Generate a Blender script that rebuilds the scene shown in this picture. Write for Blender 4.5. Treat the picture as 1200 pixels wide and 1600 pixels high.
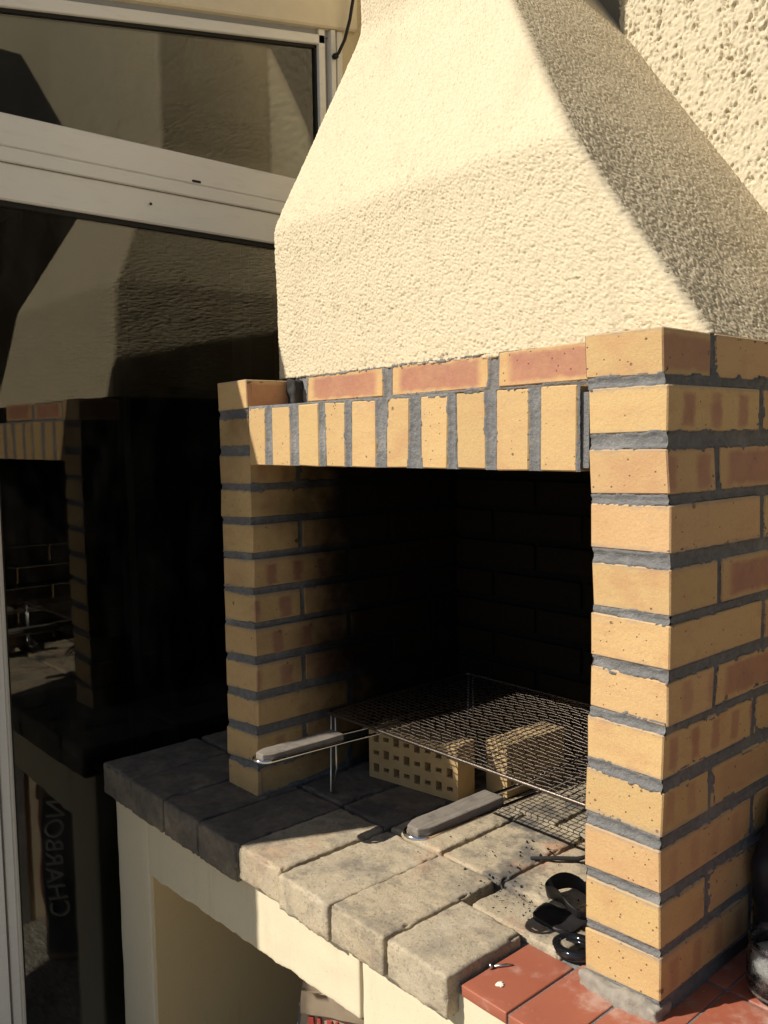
import bpy, bmesh, math, random
import numpy as np
from mathutils import Vector, Matrix

random.seed(7)
RNG = np.random.default_rng(11)
for o in list(bpy.data.objects):
    bpy.data.objects.remove(o)
S = bpy.context.scene
COL = S.collection
ZG = 1.58            # the masonry is measured from the top of the brick piers; the ground lies 1.58 m lower

# ------------------------------------------------------------------ camera
C = Vector((0.6250422, -0.88341241, -0.11840568 + ZG))
fw = Vector((-0.74578765, 0.66090461, -0.08370106))
rt = Vector((0.6641012, 0.74749165, -0.01502727))
up = Vector((-0.05263425, 0.06679312, 0.9963776))
cd = bpy.data.cameras.new('camera')
cam = bpy.data.objects.new('camera', cd); COL.objects.link(cam)
cam.matrix_world = Matrix(((rt.x, up.x, -fw.x, C.x), (rt.y, up.y, -fw.y, C.y), (rt.z, up.z, -fw.z, C.z), (0, 0, 0, 1)))
cd.sensor_fit = 'VERTICAL'; cd.sensor_height = 36.0; cd.sensor_width = 27.0
cd.lens = 36.0 * 1370.67 / 1600.0
cd.clip_start = 0.02; cd.clip_end = 500
S.camera = cam

# ------------------------------------------------------------------ sky, sun, exposure
LD = Vector((0.46, 1.0, -1.0)).normalized()        # the way the sunlight travels
w = bpy.data.worlds.new('World'); S.world = w; w.use_nodes = True
nt = w.node_tree; nt.nodes.clear()
sky = nt.nodes.new('ShaderNodeTexSky'); sky.sky_type = 'NISHITA'; sky.sun_disc = False
sky.sun_elevation = math.asin(-LD.z); sky.sun_rotation = math.atan2(-LD.x, -LD.y)
sky.dust_density = 0.7
bg = nt.nodes.new('ShaderNodeBackground'); bg.inputs[1].default_value = 0.065
wo = nt.nodes.new('ShaderNodeOutputWorld')
nt.links.new(sky.outputs[0], bg.inputs[0]); nt.links.new(bg.outputs[0], wo.inputs[0])
sd = bpy.data.lights.new('sun', 'SUN'); sd.energy = 5.0; sd.angle = math.radians(0.4); sd.color = (1.0, 0.945, 0.855)
sun = bpy.data.objects.new('sun', sd); COL.objects.link(sun)
sun.rotation_euler = LD.to_track_quat('-Z', 'Y').to_euler(); sun.location = (-3, -6, 8)
S.view_settings.view_transform = 'Standard'; S.view_settings.look = 'None'
S.view_settings.exposure = 0.24; S.view_settings.gamma = 1.0; S.view_settings.use_curve_mapping = False
S.render.engine = 'CYCLES'
S.cycles.max_bounces = 8; S.cycles.diffuse_bounces = 5; S.cycles.transparent_max_bounces = 12

# ------------------------------------------------------------------ noise
_P = RNG.permutation(512); _P = np.concatenate([_P, _P, _P])
_G = RNG.normal(size=(512, 3)); _G /= np.linalg.norm(_G, axis=1)[:, None]
def perlin(p, scale):
    p = np.asarray(p, float) * np.asarray(scale, float)
    i = np.floor(p).astype(int); f = p - i; i &= 511
    u = f * f * f * (f * (f * 6 - 15) + 10)
    r = 0
    for dx in (0, 1):
        for dy in (0, 1):
            for dz in (0, 1):
                h = _P[_P[_P[i[:, 0] + dx] + i[:, 1] + dy & 511] + i[:, 2] + dz & 511]
                g = _G[h & 511]
                d = g[:, 0] * (f[:, 0] - dx) + g[:, 1] * (f[:, 1] - dy) + g[:, 2] * (f[:, 2] - dz)
                wx = u[:, 0] if dx else 1 - u[:, 0]; wy = u[:, 1] if dy else 1 - u[:, 1]; wz = u[:, 2] if dz else 1 - u[:, 2]
                r = r + d * wx * wy * wz
    return r * 1.5

# ------------------------------------------------------------------ node helpers
class NB:
    def __init__(self, name, rough=0.8):
        self.m = bpy.data.materials.new(name); self.m.use_nodes = True
        self.t = self.m.node_tree; self.b = self.t.nodes['Principled BSDF']
        self.b.inputs['Roughness'].default_value = rough
        self.b.inputs['Specular IOR Level'].default_value = 0.3
    def n(self, t, **kw):
        x = self.t.nodes.new('ShaderNode' + t)
        for k, v in kw.items(): setattr(x, k, v)
        return x
    def l(self, a, b): self.t.links.new(a, b)
    def s(self, sock, v):
        if hasattr(v, 'default_value') or hasattr(v, 'is_output'): self.l(v, sock)
        else: sock.default_value = v
    def coord(self, kind='Object'): return self.n('TexCoord').outputs[kind]
    def pos(self): return self.n('NewGeometry').outputs['Position']
    def sep(self, v):
        x = self.n('SeparateXYZ'); self.l(v, x.inputs[0]); return x.outputs
    def map(self, v, scale=(1, 1, 1), loc=(0, 0, 0)):
        x = self.n('Mapping'); self.l(v, x.inputs[0]); self.s(x.inputs[3], scale); self.s(x.inputs[1], loc); return x.outputs[0]
    def noise(self, v, scale, detail=4, rough=0.55, out='Fac'):
        x = self.n('TexNoise'); self.l(v, x.inputs['Vector']); x.inputs['Scale'].default_value = scale
        x.inputs['Detail'].default_value = detail; x.inputs['Roughness'].default_value = rough; return x.outputs[out]
    def vor(self, v, scale, out='Distance', feature='F1'):
        x = self.n('TexVoronoi', feature=feature); self.l(v, x.inputs['Vector']); x.inputs['Scale'].default_value = scale; return x.outputs[out]
    def ma(self, op, a, b=0.0, c=0.0, clamp=False):
        x = self.n('Math', operation=op); x.use_clamp = clamp
        self.s(x.inputs[0], a); self.s(x.inputs[1], b); self.s(x.inputs[2], c); return x.outputs[0]
    def ss(self, v, lo, hi, a=0.0, b=1.0):
        x = self.n('MapRange', interpolation_type='SMOOTHSTEP'); self.s(x.inputs[0], v); self.s(x.inputs[1], lo); self.s(x.inputs[2], hi)
        self.s(x.inputs[3], a); self.s(x.inputs[4], b); return x.outputs[0]
    def mix(self, f, a, b, mode='MIX'):
        x = self.n('Mix', data_type='RGBA', blend_type=mode); self.s(x.inputs[0], f)
        self.s(x.inputs[6], a if not isinstance(a, tuple) else (*a, 1)); self.s(x.inputs[7], b if not isinstance(b, tuple) else (*b, 1)); return x.outputs[2]
    def color(self, c): self.s(self.b.inputs['Base Color'], c if not isinstance(c, tuple) else (*c, 1))
    def bump(self, h, strength=0.5, dist=0.002):
        x = self.n('Bump'); x.inputs['Strength'].default_value = strength; x.inputs['Distance'].default_value = dist
        self.l(h, x.inputs['Height']); self.l(x.outputs[0], self.b.inputs['Normal'])
    def info(self): return self.n('ObjectInfo').outputs

M = {}
def simple(name, col, rough=0.6, metal=0.0, var=0.12, scale=20, spec=0.3, bump=0.0, bscale=300):
    a = NB(name, rough); v = a.pos()
    f = a.noise(v, scale, 5)
    a.color(a.mix(f, tuple(c * (1 - var) for c in col), tuple(min(1, c * (1 + var)) for c in col)))
    a.b.inputs['Metallic'].default_value = metal; a.b.inputs['Specular IOR Level'].default_value = spec
    if bump: a.bump(a.noise(v, bscale, 3), bump, 0.001)
    M[name] = a.m; return a

def plaster(name, col, dark, dirt=0.25, bs=0.5):
    a = NB(name, 0.95); a.b.inputs['Specular IOR Level'].default_value = 0.1; v = a.pos()
    c = a.mix(a.noise(v, 6, 4), tuple(x * 0.93 for x in col), col)
    sp = a.ss(a.noise(v, 150, 3, 0.6), 0.60, 0.78)
    c = a.mix(a.ma('MULTIPLY', sp, dirt), c, dark)
    st = a.ss(a.noise(a.map(v, (9, 9, 2.2)), 1, 5), 0.56, 0.8)
    c = a.mix(a.ma('MULTIPLY', st, dirt * 0.7), c, dark)
    run = a.ss(a.noise(a.map(v, (38, 38, 3.0)), 1, 6, 0.7), 0.55, 0.74)
    c = a.mix(a.ma('MULTIPLY', run, dirt * 0.6), c, dark)
    c = a.mix(a.ss(a.noise(v, 420, 3, .6), 0.35, 0.68, 0.0, 0.22), c, a.mix(0.5, c, dark))
    a.color(c); a.bump(a.noise(v, 300, 5, 0.75), min(1.0, bs), 0.0028); M[name] = a.m
plaster('hood_plaster', (0.68, 0.575, 0.395), (0.30, 0.24, 0.14), 0.28)
plaster('wall_plaster', (0.67, 0.575, 0.40), (0.22, 0.18, 0.11), 0.2)
plaster('base_plaster', (0.70, 0.605, 0.425), (0.40, 0.33, 0.22), 0.38, 0.15)
plaster('bounce_lit_plaster', (0.74, 0.55, 0.29), (0.42, 0.30, 0.16), 0.3, 0.2)  # base plaster with warm bounce light put into its colour

def brick_material():
    a = NB('yellow_brick', 0.7); v = a.coord('Object'); inf = a.info(); col = a.sep(inf['Color'])
    flash, stripe, tone, soot = col[0], col[1], col[2], inf['Alpha']
    rnd = inf['Random']
    off = a.n('CombineXYZ'); a.s(off.inputs[0], a.ma('MULTIPLY', rnd, 37.0)); a.s(off.inputs[1], a.ma('MULTIPLY', rnd, 91.0)); a.s(off.inputs[2], a.ma('MULTIPLY', rnd, 13.0))
    ad = a.n('VectorMath', operation='ADD'); a.l(v, ad.inputs[0]); a.l(off.outputs[0], ad.inputs[1]); vr = ad.outputs[0]
    base = a.mix(tone, (0.62, 0.425, 0.18), (0.585, 0.36, 0.175))
    base = a.mix(a.noise(vr, 22, 5), base, a.mix(0.35, base, (0.68, 0.45, 0.22)))
    base = a.mix(a.ss(a.ma('FRACT', a.ma('MULTIPLY', rnd, 7.31)), 0.0, 1.0, 0.0, 0.38), base, (0.42, 0.27, 0.12))
    base = a.mix(a.ss(a.noise(vr, 380, 4, .7), 0.4, 0.7, 0.0, 0.35), base, a.mix(0.45, base, (0.16, 0.09, 0.04)))
    base = a.mix(a.ss(a.noise(a.map(vr, (14, 14, 46)), 1, 6, .7), 0.45, 0.7, 0.0, 0.40), base, (0.50, 0.28, 0.13))
    # kiln flash: a rounded reddish field in the middle of the long face
    xyz = a.sep(v)
    lx = a.ma('ABSOLUTE', a.ma('ADD', a.ma('ABSOLUTE', xyz[0]), 0.0)); ly = a.ma('ABSOLUTE', xyz[1]); lz = a.ma('ABSOLUTE', xyz[2])
    lon = a.ma('MAXIMUM', lx, ly)
    wob = a.ma('MULTIPLY', a.ma('SUBTRACT', a.noise(vr, 40, 3), 0.5), 0.012)
    m1 = a.ss(a.ma('ADD', lon, wob), 0.078, 0.097, 1.0, 0.0)
    m2 = a.ss(a.ma('ADD', lz, wob), 0.0155, 0.0235, 1.0, 0.0)
    fl = a.ma('MULTIPLY', a.ma('MULTIPLY', m1, m2), flash)
    lo2 = a.ma('ADD', xyz[0], xyz[1])
    sw = a.ma('SINE', a.ma('ADD', a.ma('MULTIPLY', lo2, a.ma('ADD', 70.0, a.ma('MULTIPLY', rnd, 60.0))), a.ma('MULTIPLY', rnd, 6.0)))
    st = a.ma('MULTIPLY', a.ma('MULTIPLY', a.ss(a.ma('ADD', sw, a.ma('MULTIPLY', wob, 130.0)), -0.1, 0.9), m2), stripe)
    nrm = a.sep(a.n('NewGeometry').outputs['Normal']); ax_ = a.ma('ABSOLUTE', nrm[0])
    side = a.ma('MAXIMUM', a.ss(ax_, .5, .8), a.ma('GREATER_THAN', stripe, 1.5))
    fl = a.ma('MULTIPLY', fl, side); st = a.ma('MULTIPLY', st, a.ma('MULTIPLY', a.ma('LESS_THAN', stripe, 1.5), a.ss(ax_, .5, .8)))
    red = a.mix(a.noise(vr, 30, 3), (0.42, 0.20, 0.135), (0.32, 0.135, 0.09))
    c = a.mix(a.ma('MULTIPLY', a.ma('MAXIMUM', fl, st), a.ss(a.noise(vr, 35, 5, .7), 0.3, 0.7, 0.72, 1.0)), base, red)
    # iron spots and pits
    d = a.vor(vr, 46); keep = a.ss(a.sep(a.vor(vr, 46, 'Color'))[0], 0.62, 0.66)
    dz = a.ma('ADD', d, a.ma('MULTIPLY', a.noise(vr, 160, 2), 0.12))
    spot = a.ma('MULTIPLY', a.ss(dz, 0.11, 0.17, 1.0, 0.0), keep)
    d2 = a.vor(vr, 150); keep2 = a.ss(a.sep(a.vor(vr, 150, 'Color'))[1], 0.9, 0.93)
    spot = a.ma('MAXIMUM', spot, a.ma('MULTIPLY', a.ss(d2, 0.12, 0.24, 1.0, 0.0), keep2))
    d3 = a.vor(vr, 19); keep3 = a.ss(a.sep(a.vor(vr, 19, 'Color'))[2], 0.72, 0.75)
    pit = a.ma('MULTIPLY', a.ss(a.ma('ADD', d3, a.ma('MULTIPLY', a.noise(vr, 130, 3), 0.10)), 0.11, 0.15, 1.0, 0.0), keep3)
    spot = a.ma('MAXIMUM', spot, pit)
    c = a.mix(a.ma('MULTIPLY', spot, 0.75), c, (0.10, 0.055, 0.035))
    # grey mortar haze and soft grime
    haze = a.ss(a.noise(vr, 55, 6, 0.7), 0.58, 0.78)
    c = a.mix(a.ma('MULTIPLY', haze, 0.5), c, (0.36, 0.30, 0.24))
    blo = a.ss(a.noise(vr, 17, 5, 0.6), 0.52, 0.72)
    c = a.mix(a.ma('MULTIPLY', blo, 0.42), c, (0.45, 0.225, 0.115))
    edge = a.ss(a.ma('ADD', lz, a.ma('MULTIPLY', a.noise(vr, 75, 4, 0.7), 0.012)), 0.0265, 0.034)
    c = a.mix(a.ma('MULTIPLY', edge, a.ma('MULTIPLY', a.ma('LESS_THAN', stripe, 2.5), 0.55)), c, (0.30, 0.25, 0.20))
    sc = a.ss(a.noise(a.map(vr, (30, 30, 300)), 1, 3), 0.62, 0.75)
    c = a.mix(a.ma('MULTIPLY', sc, 0.15), c, (0.25, 0.13, 0.06))
    # soot inside the fire chamber
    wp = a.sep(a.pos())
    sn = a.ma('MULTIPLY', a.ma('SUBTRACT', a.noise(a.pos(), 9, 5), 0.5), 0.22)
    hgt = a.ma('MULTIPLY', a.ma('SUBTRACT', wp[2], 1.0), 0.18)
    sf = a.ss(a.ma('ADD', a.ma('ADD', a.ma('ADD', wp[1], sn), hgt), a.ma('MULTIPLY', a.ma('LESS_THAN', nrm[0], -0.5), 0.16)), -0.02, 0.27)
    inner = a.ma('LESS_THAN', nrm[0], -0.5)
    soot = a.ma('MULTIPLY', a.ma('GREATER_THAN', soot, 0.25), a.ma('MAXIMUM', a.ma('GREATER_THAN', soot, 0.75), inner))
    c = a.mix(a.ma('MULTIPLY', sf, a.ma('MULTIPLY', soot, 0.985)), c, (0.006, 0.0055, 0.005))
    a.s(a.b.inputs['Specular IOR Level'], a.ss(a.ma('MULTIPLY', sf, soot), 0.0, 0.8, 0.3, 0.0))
    a.color(c)
    hb = a.ma('SUBTRACT', a.noise(vr, 240, 6, 0.75), a.ma('MULTIPLY', spot, 1.0))
    a.bump(hb, 0.6, 0.0016); M['brick'] = a.m
brick_material()

def mortar_material():
    a = NB('mortar', 0.95); v = a.pos(); soot = a.info()['Alpha']
    c = a.mix(a.noise(v, 90, 6, 0.7), (0.115, 0.112, 0.108), (0.34, 0.33, 0.315))
    c = a.mix(a.ma('MULTIPLY', a.ss(a.noise(v, 14, 4), 0.5, 0.75), 0.5), c, (0.42, 0.40, 0.37))
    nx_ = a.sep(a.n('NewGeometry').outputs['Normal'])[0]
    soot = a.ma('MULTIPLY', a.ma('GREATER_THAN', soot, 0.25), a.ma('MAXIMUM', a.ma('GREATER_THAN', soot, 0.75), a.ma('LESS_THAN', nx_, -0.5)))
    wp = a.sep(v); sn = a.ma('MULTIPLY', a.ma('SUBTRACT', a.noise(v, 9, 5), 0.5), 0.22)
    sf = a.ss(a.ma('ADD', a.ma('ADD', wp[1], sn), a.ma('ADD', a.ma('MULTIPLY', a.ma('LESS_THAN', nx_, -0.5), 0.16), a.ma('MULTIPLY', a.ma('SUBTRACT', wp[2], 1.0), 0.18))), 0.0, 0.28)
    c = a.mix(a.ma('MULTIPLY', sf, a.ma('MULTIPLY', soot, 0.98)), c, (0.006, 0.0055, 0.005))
    a.b.inputs['Specular IOR Level'].default_value = 0.05
    a.color(c); a.bump(a.noise(v, 260, 6, 0.75), 1.0, 0.004); M['mortar'] = a.m
mortar_material()

def stone_material():
    a = NB('concrete_stone', 0.92); v = a.pos(); inf = a.info(); col = a.sep(inf['Color'])
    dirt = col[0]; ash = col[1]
    c = a.mix(a.noise(v, 16, 6, 0.65), (0.45, 0.365, 0.24), (0.62, 0.525, 0.375))
    c = a.mix(a.ma('MULTIPLY', inf['Random'], 0.45), c, (0.44, 0.33, 0.19))
    g = a.vor(v, 330, 'Color'); gg = a.sep(g)
    c = a.mix(a.ma('MULTIPLY', a.ss(gg[0], 0.86, 0.94), 0.35), c, (0.13, 0.10, 0.075))
    c = a.mix(a.ma('MULTIPLY', a.ss(gg[1], 0.86, 0.94), 0.3), c, (0.62, 0.55, 0.44))
    blot = a.ss(a.noise(v, 15, 8, 0.75), 0.47, 0.64)
    c = a.mix(a.ma('MULTIPLY', blot, a.ma('ADD', 0.38, a.ma('MULTIPLY', ash, 0.3))), c, (0.15, 0.13, 0.11))
    pal = a.ss(a.noise(a.map(v, (1, 1, 1), (9, 2, 5)), 19, 7, 0.7), 0.52, 0.68)
    c = a.mix(a.ma('MULTIPLY', pal, 0.5), c, (0.56, 0.48, 0.36))
    smu = a.ss(a.noise(a.map(v, (1, 1, 1), (4, 8, 3)), 7, 6, 0.65), 0.52, 0.66)
    c = a.mix(a.ma('MULTIPLY', smu, a.ma('MULTIPLY', ash, 0.85)), c, (0.10, 0.095, 0.09))
    ora = a.ss(a.noise(a.map(v, (1, 1, 1), (3, 7, 1)), 8, 4), 0.56, 0.72)
    c = a.mix(a.ma('MULTIPLY', ora, a.ma('MULTIPLY', ash, 0.8)), c, (0.50, 0.25, 0.14))
    c = a.mix(a.ss(a.noise(v, 300, 5, .75), 0.45, 0.72, 0.0, 0.4), c, a.mix(0.5, c, (0.08, 0.065, 0.05)))
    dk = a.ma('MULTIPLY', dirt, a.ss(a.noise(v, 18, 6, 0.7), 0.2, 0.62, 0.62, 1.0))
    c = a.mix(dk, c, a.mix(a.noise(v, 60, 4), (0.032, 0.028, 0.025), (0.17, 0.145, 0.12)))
    a.color(c)
    h = a.noise(v, 240, 7, 0.8)
    a.bump(h, 0.8, 0.0024); M['stone'] = a.m
stone_material()

def tile_material():
    a = NB('terracotta', 0.55); v = a.pos(); rnd = a.info()['Random']
    c = a.mix(a.noise(v, 24, 5), (0.27, 0.075, 0.042), (0.36, 0.11, 0.062))
    c = a.mix(a.ma('MULTIPLY', rnd, 0.3), c, (0.40, 0.16, 0.10))
    d = a.ss(a.noise(v, 11, 6, 0.7), 0.5, 0.68)
    c = a.mix(a.ma('MULTIPLY', d, 0.55), c, (0.50, 0.37, 0.29))
    sp = a.ss(a.noise(v, 240, 3), 0.7, 0.76); c = a.mix(a.ma('MULTIPLY', sp, 0.7), c, (0.65, 0.55, 0.46))
    a.color(c); a.s(a.b.inputs['Roughness'], a.ss(d, 0, 1, 0.42, 0.85)); a.bump(a.noise(v, 120, 4), 0.15, 0.001); M['tile'] = a.m
tile_material()

def ground_material():
    a = NB('gravel_paving', 0.95); v = a.pos()
    g = a.sep(a.vor(v, 85, 'Color'))
    c = a.mix(g[0], (0.17, 0.15, 0.12), (0.42, 0.38, 0.315))
    c = a.mix(a.ma('MULTIPLY', a.noise(v, 1.7, 5), 0.5), c, (0.28, 0.25, 0.205))
    a.color(c); a.bump(a.vor(v, 85), 0.8, 0.006); M['ground'] = a.m
ground_material()

def frame_material():
    a = NB('white_aluminium', 0.42); v = a.pos()
    c = a.mix(a.noise(v, 5, 4), (0.68, 0.66, 0.61), (0.76, 0.74, 0.69))
    d = a.ss(a.noise(a.map(v, (1, 12, 60)), 1, 6, 0.7), 0.5, 0.75)
    c = a.mix(a.ma('MULTIPLY', d, 0.22), c, (0.42, 0.36, 0.28))
    a.color(c); a.b.inputs['Specular IOR Level'].default_value = 0.4; M['frame'] = a.m
frame_material()

def glass_material():
    a = NB('window_glass'); t = a.t; t.nodes.remove(a.b); out = [n for n in t.nodes if n.type == 'OUTPUT_MATERIAL'][0]
    fr = a.n('Fresnel'); fr.inputs[0].default_value = 1.52
    f2 = a.ma('MULTIPLY', fr.outputs[0], 1.5, clamp=True)
    gl = a.n('BsdfGlossy'); gl.inputs['Roughness'].default_value = 0.003; gl.inputs[0].default_value = (1, 0.97, 0.92, 1)
    tr = a.n('BsdfTransparent'); tr.inputs[0].default_value = (0.62, 0.64, 0.62, 1)
    mx = a.n('MixShader'); a.l(f2, mx.inputs[0]); a.l(tr.outputs[0], mx.inputs[1]); a.l(gl.outputs[0], mx.inputs[2])
    du = a.n('BsdfDiffuse'); du.inputs[0].default_value = (0.5, 0.45, 0.38, 1)
    dust = a.ma('MULTIPLY', a.ss(a.noise(a.map(a.pos(), (1, 5, 2)), 3, 6, 0.7), 0.40, 0.8), 0.035)
    m2 = a.n('MixShader'); a.l(dust, m2.inputs[0]); a.l(mx.outputs[0], m2.inputs[1]); a.l(du.outputs[0], m2.inputs[2])
    a.l(m2.outputs[0], out.inputs[0]); M['glass'] = a.m
glass_material()

def wood_material():
    a = NB('weathered_wood', 0.8); v = a.coord('Object')
    g = a.noise(a.map(v, (260, 9, 260)), 1, 6, 0.7)
    c = a.mix(g, (0.06, 0.048, 0.038), (0.36, 0.31, 0.25))
    c = a.mix(a.ss(a.noise(a.pos(), 40, 4), 0.5, 0.75, 0.0, 0.55), c, (0.07, 0.06, 0.055))
    a.color(c); a.bump(g, 0.9, 0.002); M['wood'] = a.m
wood_material()

simple('rubber', (0.012, 0.012, 0.012), 0.6)
simple('steel', (0.48, 0.46, 0.43), 0.32, 1.0, 0.3, 120)
simple('chrome', (0.75, 0.75, 0.76), 0.12, 1.0, 0.08, 60)
simple('grill_wire', (0.13, 0.105, 0.085), 0.36, 0.9, 0.45, 160, bump=0.4, bscale=700)
simple('black_leather', (0.018, 0.016, 0.016), 0.5, bump=0.25, bscale=500, spec=0.4)
simple('black_gloss', (0.008, 0.008, 0.009), 0.07, spec=0.6)
simple('black_sack', (0.014, 0.014, 0.018), 0.45, var=0.5, scale=60, bump=0.5, bscale=120, spec=0.3)
simple('interior_wall', (0.16, 0.135, 0.11), 0.9)
simple('interior_floor', (0.07, 0.06, 0.05), 0.7)
simple('interior_trim', (0.32, 0.28, 0.23), 0.6)
simple('panel', (0.66, 0.58, 0.43), 0.6)
simple('roof', (0.35, 0.32, 0.28), 0.8)
simple('cable', (0.010, 0.009, 0.008), 0.4)
simple('bead', (0.30, 0.31, 0.33), 0.5)
simple('paper', (0.33, 0.25, 0.17), 0.9, var=0.2, bump=0.5, bscale=60)
simple('paper_grey', (0.10, 0.105, 0.12), 0.8, var=0.2, bump=0.4, bscale=60)
simple('print_red', (0.33, 0.045, 0.035), 0.75)
simple('print_white', (0.75, 0.74, 0.70), 0.75)
simple('clay', (0.42, 0.29, 0.14), 0.9, var=0.2, scale=40, bump=0.5, bscale=260)
simple('charcoal', (0.02, 0.019, 0.018), 0.9, var=0.4, scale=200)
simple('ash', (0.42, 0.40, 0.37), 0.95, var=0.3, scale=200)
simple('sandy_mortar', (0.27, 0.24, 0.195), 0.95, var=0.3, scale=120, bump=0.9, bscale=260)
simple('lime', (0.72, 0.66, 0.55), 0.95, var=0.15, scale=200, bump=0.5, bscale=400)
def jar_material():
    a = NB('jar_glass', 0.12); v = a.pos()
    a.color((0.90, 0.92, 0.92)); a.b.inputs['Transmission Weight'].default_value = 1.0; a.b.inputs['IOR'].default_value = 1.45
    a.s(a.b.inputs['Roughness'], a.ss(a.noise(v, 60, 5, .7), 0.42, 0.62, 0.02, 0.35)); M['jar'] = a.m
jar_material()

# ------------------------------------------------------------------ object helpers
WL = {}
def empty(name, loc, label, cat, group=None):
    o = bpy.data.objects.new(name, None); COL.objects.link(o); o.location = loc; WL[o] = Vector(loc); o.empty_display_size = 0.1
    tag(o, label, cat, group); return o
def tag(o, label, cat=None, group=None):
    o['label'] = label
    if cat: o['category'] = cat
    if group: o['group'] = group
    return o
def add(name, verts, faces, mat, parent=None, origin=None, smooth=False):
    v = np.asarray(verts, float).reshape(-1, 3)
    if origin is None: origin = (v.min(0) + v.max(0)) / 2
    origin = np.asarray(origin, float)
    me = bpy.data.meshes.new(name)
    if isinstance(faces, np.ndarray):
        n, k = faces.shape
        me.vertices.add(len(v)); me.vertices.foreach_set('co', (v - origin).astype(np.float32).ravel())
        me.loops.add(n * k); me.loops.foreach_set('vertex_index', faces.astype(np.int32).ravel())
        me.polygons.add(n); me.polygons.foreach_set('loop_start', np.arange(0, n * k, k, dtype=np.int32)); me.polygons.foreach_set('loop_total', np.full(n, k, np.int32))
        me.update(calc_edges=True)
    else:
        me.from_pydata([tuple(p) for p in (v - origin)], [], faces); me.update()
    me.validate()
    if smooth: me.polygons.foreach_set('use_smooth', np.ones(len(me.polygons), bool))
    me.materials.append(M[mat])
    return link(name, me, origin, parent)
def link(name, me, origin, parent=None):
    o = bpy.data.objects.new(name, me); COL.objects.link(o); WL[o] = Vector(origin)
    if parent: o.parent = parent; o.location = WL[o] - WL[parent]
    else: o.location = WL[o]
    return o
def from_bm(name, bm, mat, parent=None, origin=(0, 0, 0), smooth=False):
    me = bpy.data.meshes.new(name); bm.to_mesh(me); bm.free(); me.materials.append(M[mat])
    if smooth: me.polygons.foreach_set('use_smooth', np.ones(len(me.polygons), bool))
    return link(name, me, origin, parent)
BOXF = [(0, 1, 3, 2), (4, 6, 7, 5), (0, 4, 5, 1), (2, 3, 7, 6), (0, 2, 6, 4), (1, 5, 7, 3)]
def hexa(name, P, mat, parent=None, bevel=0.0, segs=1, jit=0.0):
    """P: 8 corners ordered x-major (x0y0z0, x0y0z1, x0y1z0, x0y1z1, x1...)"""
    P = np.asarray(P, float); o = (P.min(0) + P.max(0)) / 2
    bm = bmesh.new(); vs = [bm.verts.new(tuple(p - o + RNG.normal(size=3) * jit)) for p in P]
    for f in BOXF: bm.faces.new([vs[i] for i in f])
    bmesh.ops.recalc_face_normals(bm, faces=bm.faces)
    if bevel: bmesh.ops.bevel(bm, geom=list(bm.edges), offset=bevel, segments=segs, affect='EDGES', profile=0.6)
    return from_bm(name, bm, mat, parent, o)
def box(name, a, b, mat, parent=None, bevel=0.0, segs=1, jit=0.0):
    return hexa(name, [(x, y, z) for x in (a[0], b[0]) for y in (a[1], b[1]) for z in (a[2], b[2])], mat, parent, bevel, segs, jit)
def slab_yz(name, quad, x0, x1, mat, parent=None, bevel=0.0):
    """quad in (y,z): bottom-front, top-front, bottom-back, top-back"""
    return hexa(name, [(x, *q) for x in (x0, x1) for q in quad], mat, parent, bevel)
def rough_box(name, a, b, mat, parent, r=0.006, res=0.006, amp=0.001, freq=60, amp2=0.0, freq2=15, fn=None, smooth=True, chip=0.0):
    a = np.array(a, float); b = np.array(b, float); c = (a + b) / 2; h = (b - a) / 2
    V = []; F = []; base = 0
    def axis_pts(H):
        n = max(2, int(round(2 * (H - r) / res))); return np.unique(np.concatenate([[-H, -H + r * .45], np.linspace(-H + r, H - r, n), [H - r * .45, H]]))
    for ax in range(3):
        u, v = (ax + 1) % 3, (ax + 2) % 3
        pu, pv = axis_pts(h[u]), axis_pts(h[v]); nu, nv = len(pu), len(pv)
        for sgn in (-1, 1):
            g = np.zeros((nu, nv, 3)); g[..., ax] = sgn * h[ax]; g[..., u] = pu[:, None]; g[..., v] = pv[None, :]
            idx = np.arange(nu * nv).reshape(nu, nv) + base
            q = np.stack([idx[:-1, :-1], idx[1:, :-1], idx[1:, 1:], idx[:-1, 1:]], -1).reshape(-1, 4)
            if sgn < 0: q = q[:, ::-1]
            V.append(g.reshape(-1, 3)); F.append(q); base += nu * nv
    V = np.concatenate(V); F = np.concatenate(F)
    key = np.round(V * 1e6).astype(np.int64); _, first, inv = np.unique(key, axis=0, return_index=True, return_inverse=True)
    inv = inv.reshape(-1); V = V[first]; F = inv[F]
    q = np.clip(V, -h + r, h - r); n = V - q; L = np.linalg.norm(n, axis=1); n = n / np.maximum(L, 1e-9)[:, None]
    V = q + n * r
    W = V + c
    d = amp * perlin(W + 5.1, freq) + amp2 * perlin(W + 2.7, freq2)
    if chip:
        k = np.sort(np.abs(n), axis=1)[:, 1]
        d = d - chip * sstep(k, .2, .6) * sstep(perlin(W + 9.3, 34) + .5 * perlin(W + 1.9, 95), .12, .5)
    W = W + n * d[:, None]
    if fn is not None: W = fn(W)
    return add(name, W, F, mat, parent, c, smooth)
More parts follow.
